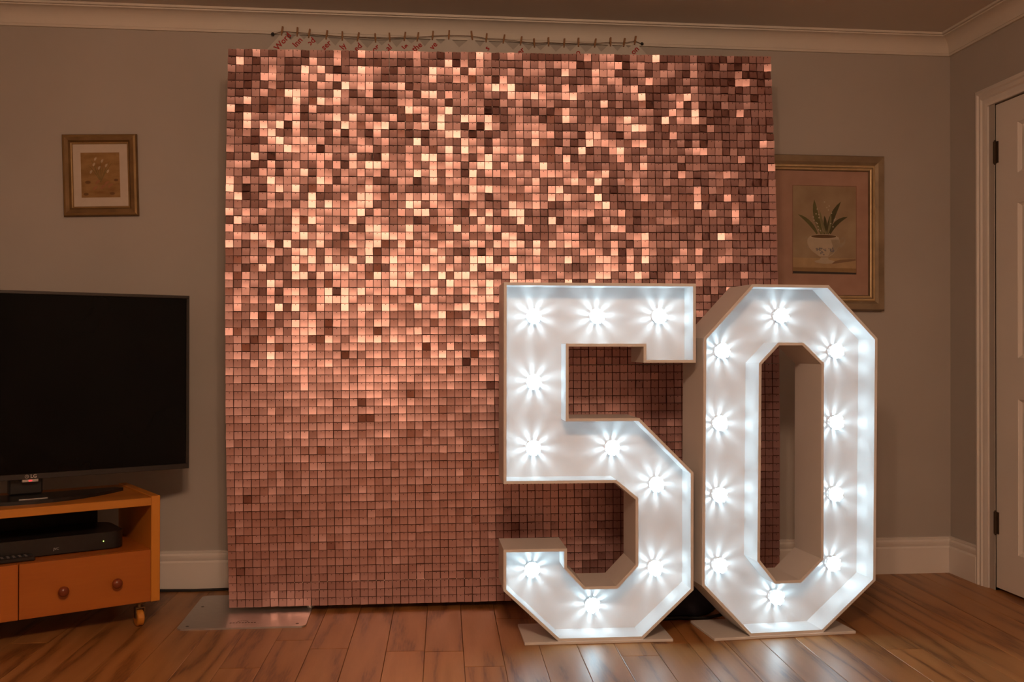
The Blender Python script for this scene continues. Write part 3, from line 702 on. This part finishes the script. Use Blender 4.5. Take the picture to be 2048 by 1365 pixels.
# recorder on the shelf and remote control in front of it
rec = thing('recorder', 'black rounded media recorder box on the cabinet shelf', 'recorder', (CX, CY, 0.273), RZ)
pl = []
for qx, qy, a0 in ((-0.115, 0.27, 0), (-0.62, 0.27, PI / 2), (-0.62, 0.13, PI), (-0.115, 0.13, 1.5 * PI)):
    pl += [(qx + 0.045 * math.cos(a0 + i * PI / 10), qy + 0.045 * math.sin(a0 + i * PI / 10)) for i in range(6)]
G().prism(pl, 0.004, 0.062, 'Z').build('body', M_black, rec, smooth=40)
fr_ = G(); [fr_.box(x - 0.012, x + 0.012, y - 0.012, y + 0.012, 0.0, 0.004) for x in (-0.13, -0.60) for y in (0.12, 0.28)]; fr_.build('feet', M_rubber, rec)
link('brand_lettering', text_mesh('JVC', 0.011, P('grey_lettering', (.35, .35, .35))), rec, (-0.300, 0.0845, 0.022), (PI / 2, 0, 0))
G().box(-0.1465, -0.1435, 0.083, 0.086, 0.030, 0.033).build('power_light', mat('power_green', (.1, .3, .05), .4, emit=(.5, 1, .15), estr=3.0), rec)
rm = thing('remote_control', 'slim black remote control lying at the front of the shelf', 'remote control', (CX, CY, 0.273), RZ)
G().box(-0.56, -0.375, 0.032, 0.074, 0.0, 0.017, 0.004).build('body', M_black, rm)
btn = G(); [btn.box(-0.55 + 0.018 * i, -0.542 + 0.018 * i, 0.038 + 0.012 * k, 0.045 + 0.012 * k, 0.0165, 0.0185) for i in range(9) for k in range(3)]
btn.build('buttons', P('grey_button', (.12, .11, .11)), rm)

# black cable along the skirting and a little cable clip on it
cb = tag(G().tube([(-1.45, -0.06, 0.006), (-1.2, -0.045, 0.006), (-1.0, -0.038, 0.006), (-0.85, -0.050, 0.006), (-0.72, -0.042, 0.006), (-0.55, -0.050, 0.006), (-0.30, -0.10, 0.006)], 0.0055, 8).build('power_cable', M_rubber, smooth=60),
         'black power cable on the floor along the white skirting board', 'cable')

# dark holdall behind the numbers
bag = thing('holdall_bag', 'dark navy fabric bag slumped on the floor behind the numbers', 'bag', (0.985, -0.552, 0))
bm = bmesh.new(); bmesh.ops.create_uvsphere(bm, u_segments=28, v_segments=16, radius=1)
for v in bm.verts:
    x, y, z = v.co; sx = math.copysign(abs(x) ** 0.7, x); sy = math.copysign(abs(y) ** 0.8, y)
    fold = 0.05 * math.sin(9 * x + 3 * y) * (1 - abs(z))
    v.co = Vector((sx * 0.182, sy * (0.095 + 0.01 * math.sin(7 * x)), max(0.0, 0.052 + 0.072 * (z + fold))))
me = bpy.data.meshes.new('bag_body'); bm.to_mesh(me); bm.free(); me.materials.append(M_bag)
me.polygons.foreach_set('use_smooth', [True] * len(me.polygons)); link('bag_body', me, bag)
G().tube([(-0.165, -0.095, 0.010), (-0.10, -0.112, 0.006), (0.0, -0.104, 0.008), (0.10, -0.112, 0.006), (0.165, -0.090, 0.012)], 0.006, 6).build('bag_strap', M_rubber, bag, smooth=60)
G().tube([(-0.14, 0.0, 0.122), (-0.05, 0.01, 0.127), (0.05, -0.005, 0.126), (0.14, 0.0, 0.122)], 0.0035, 6).build('bag_zip', M_rubber, bag, smooth=60)
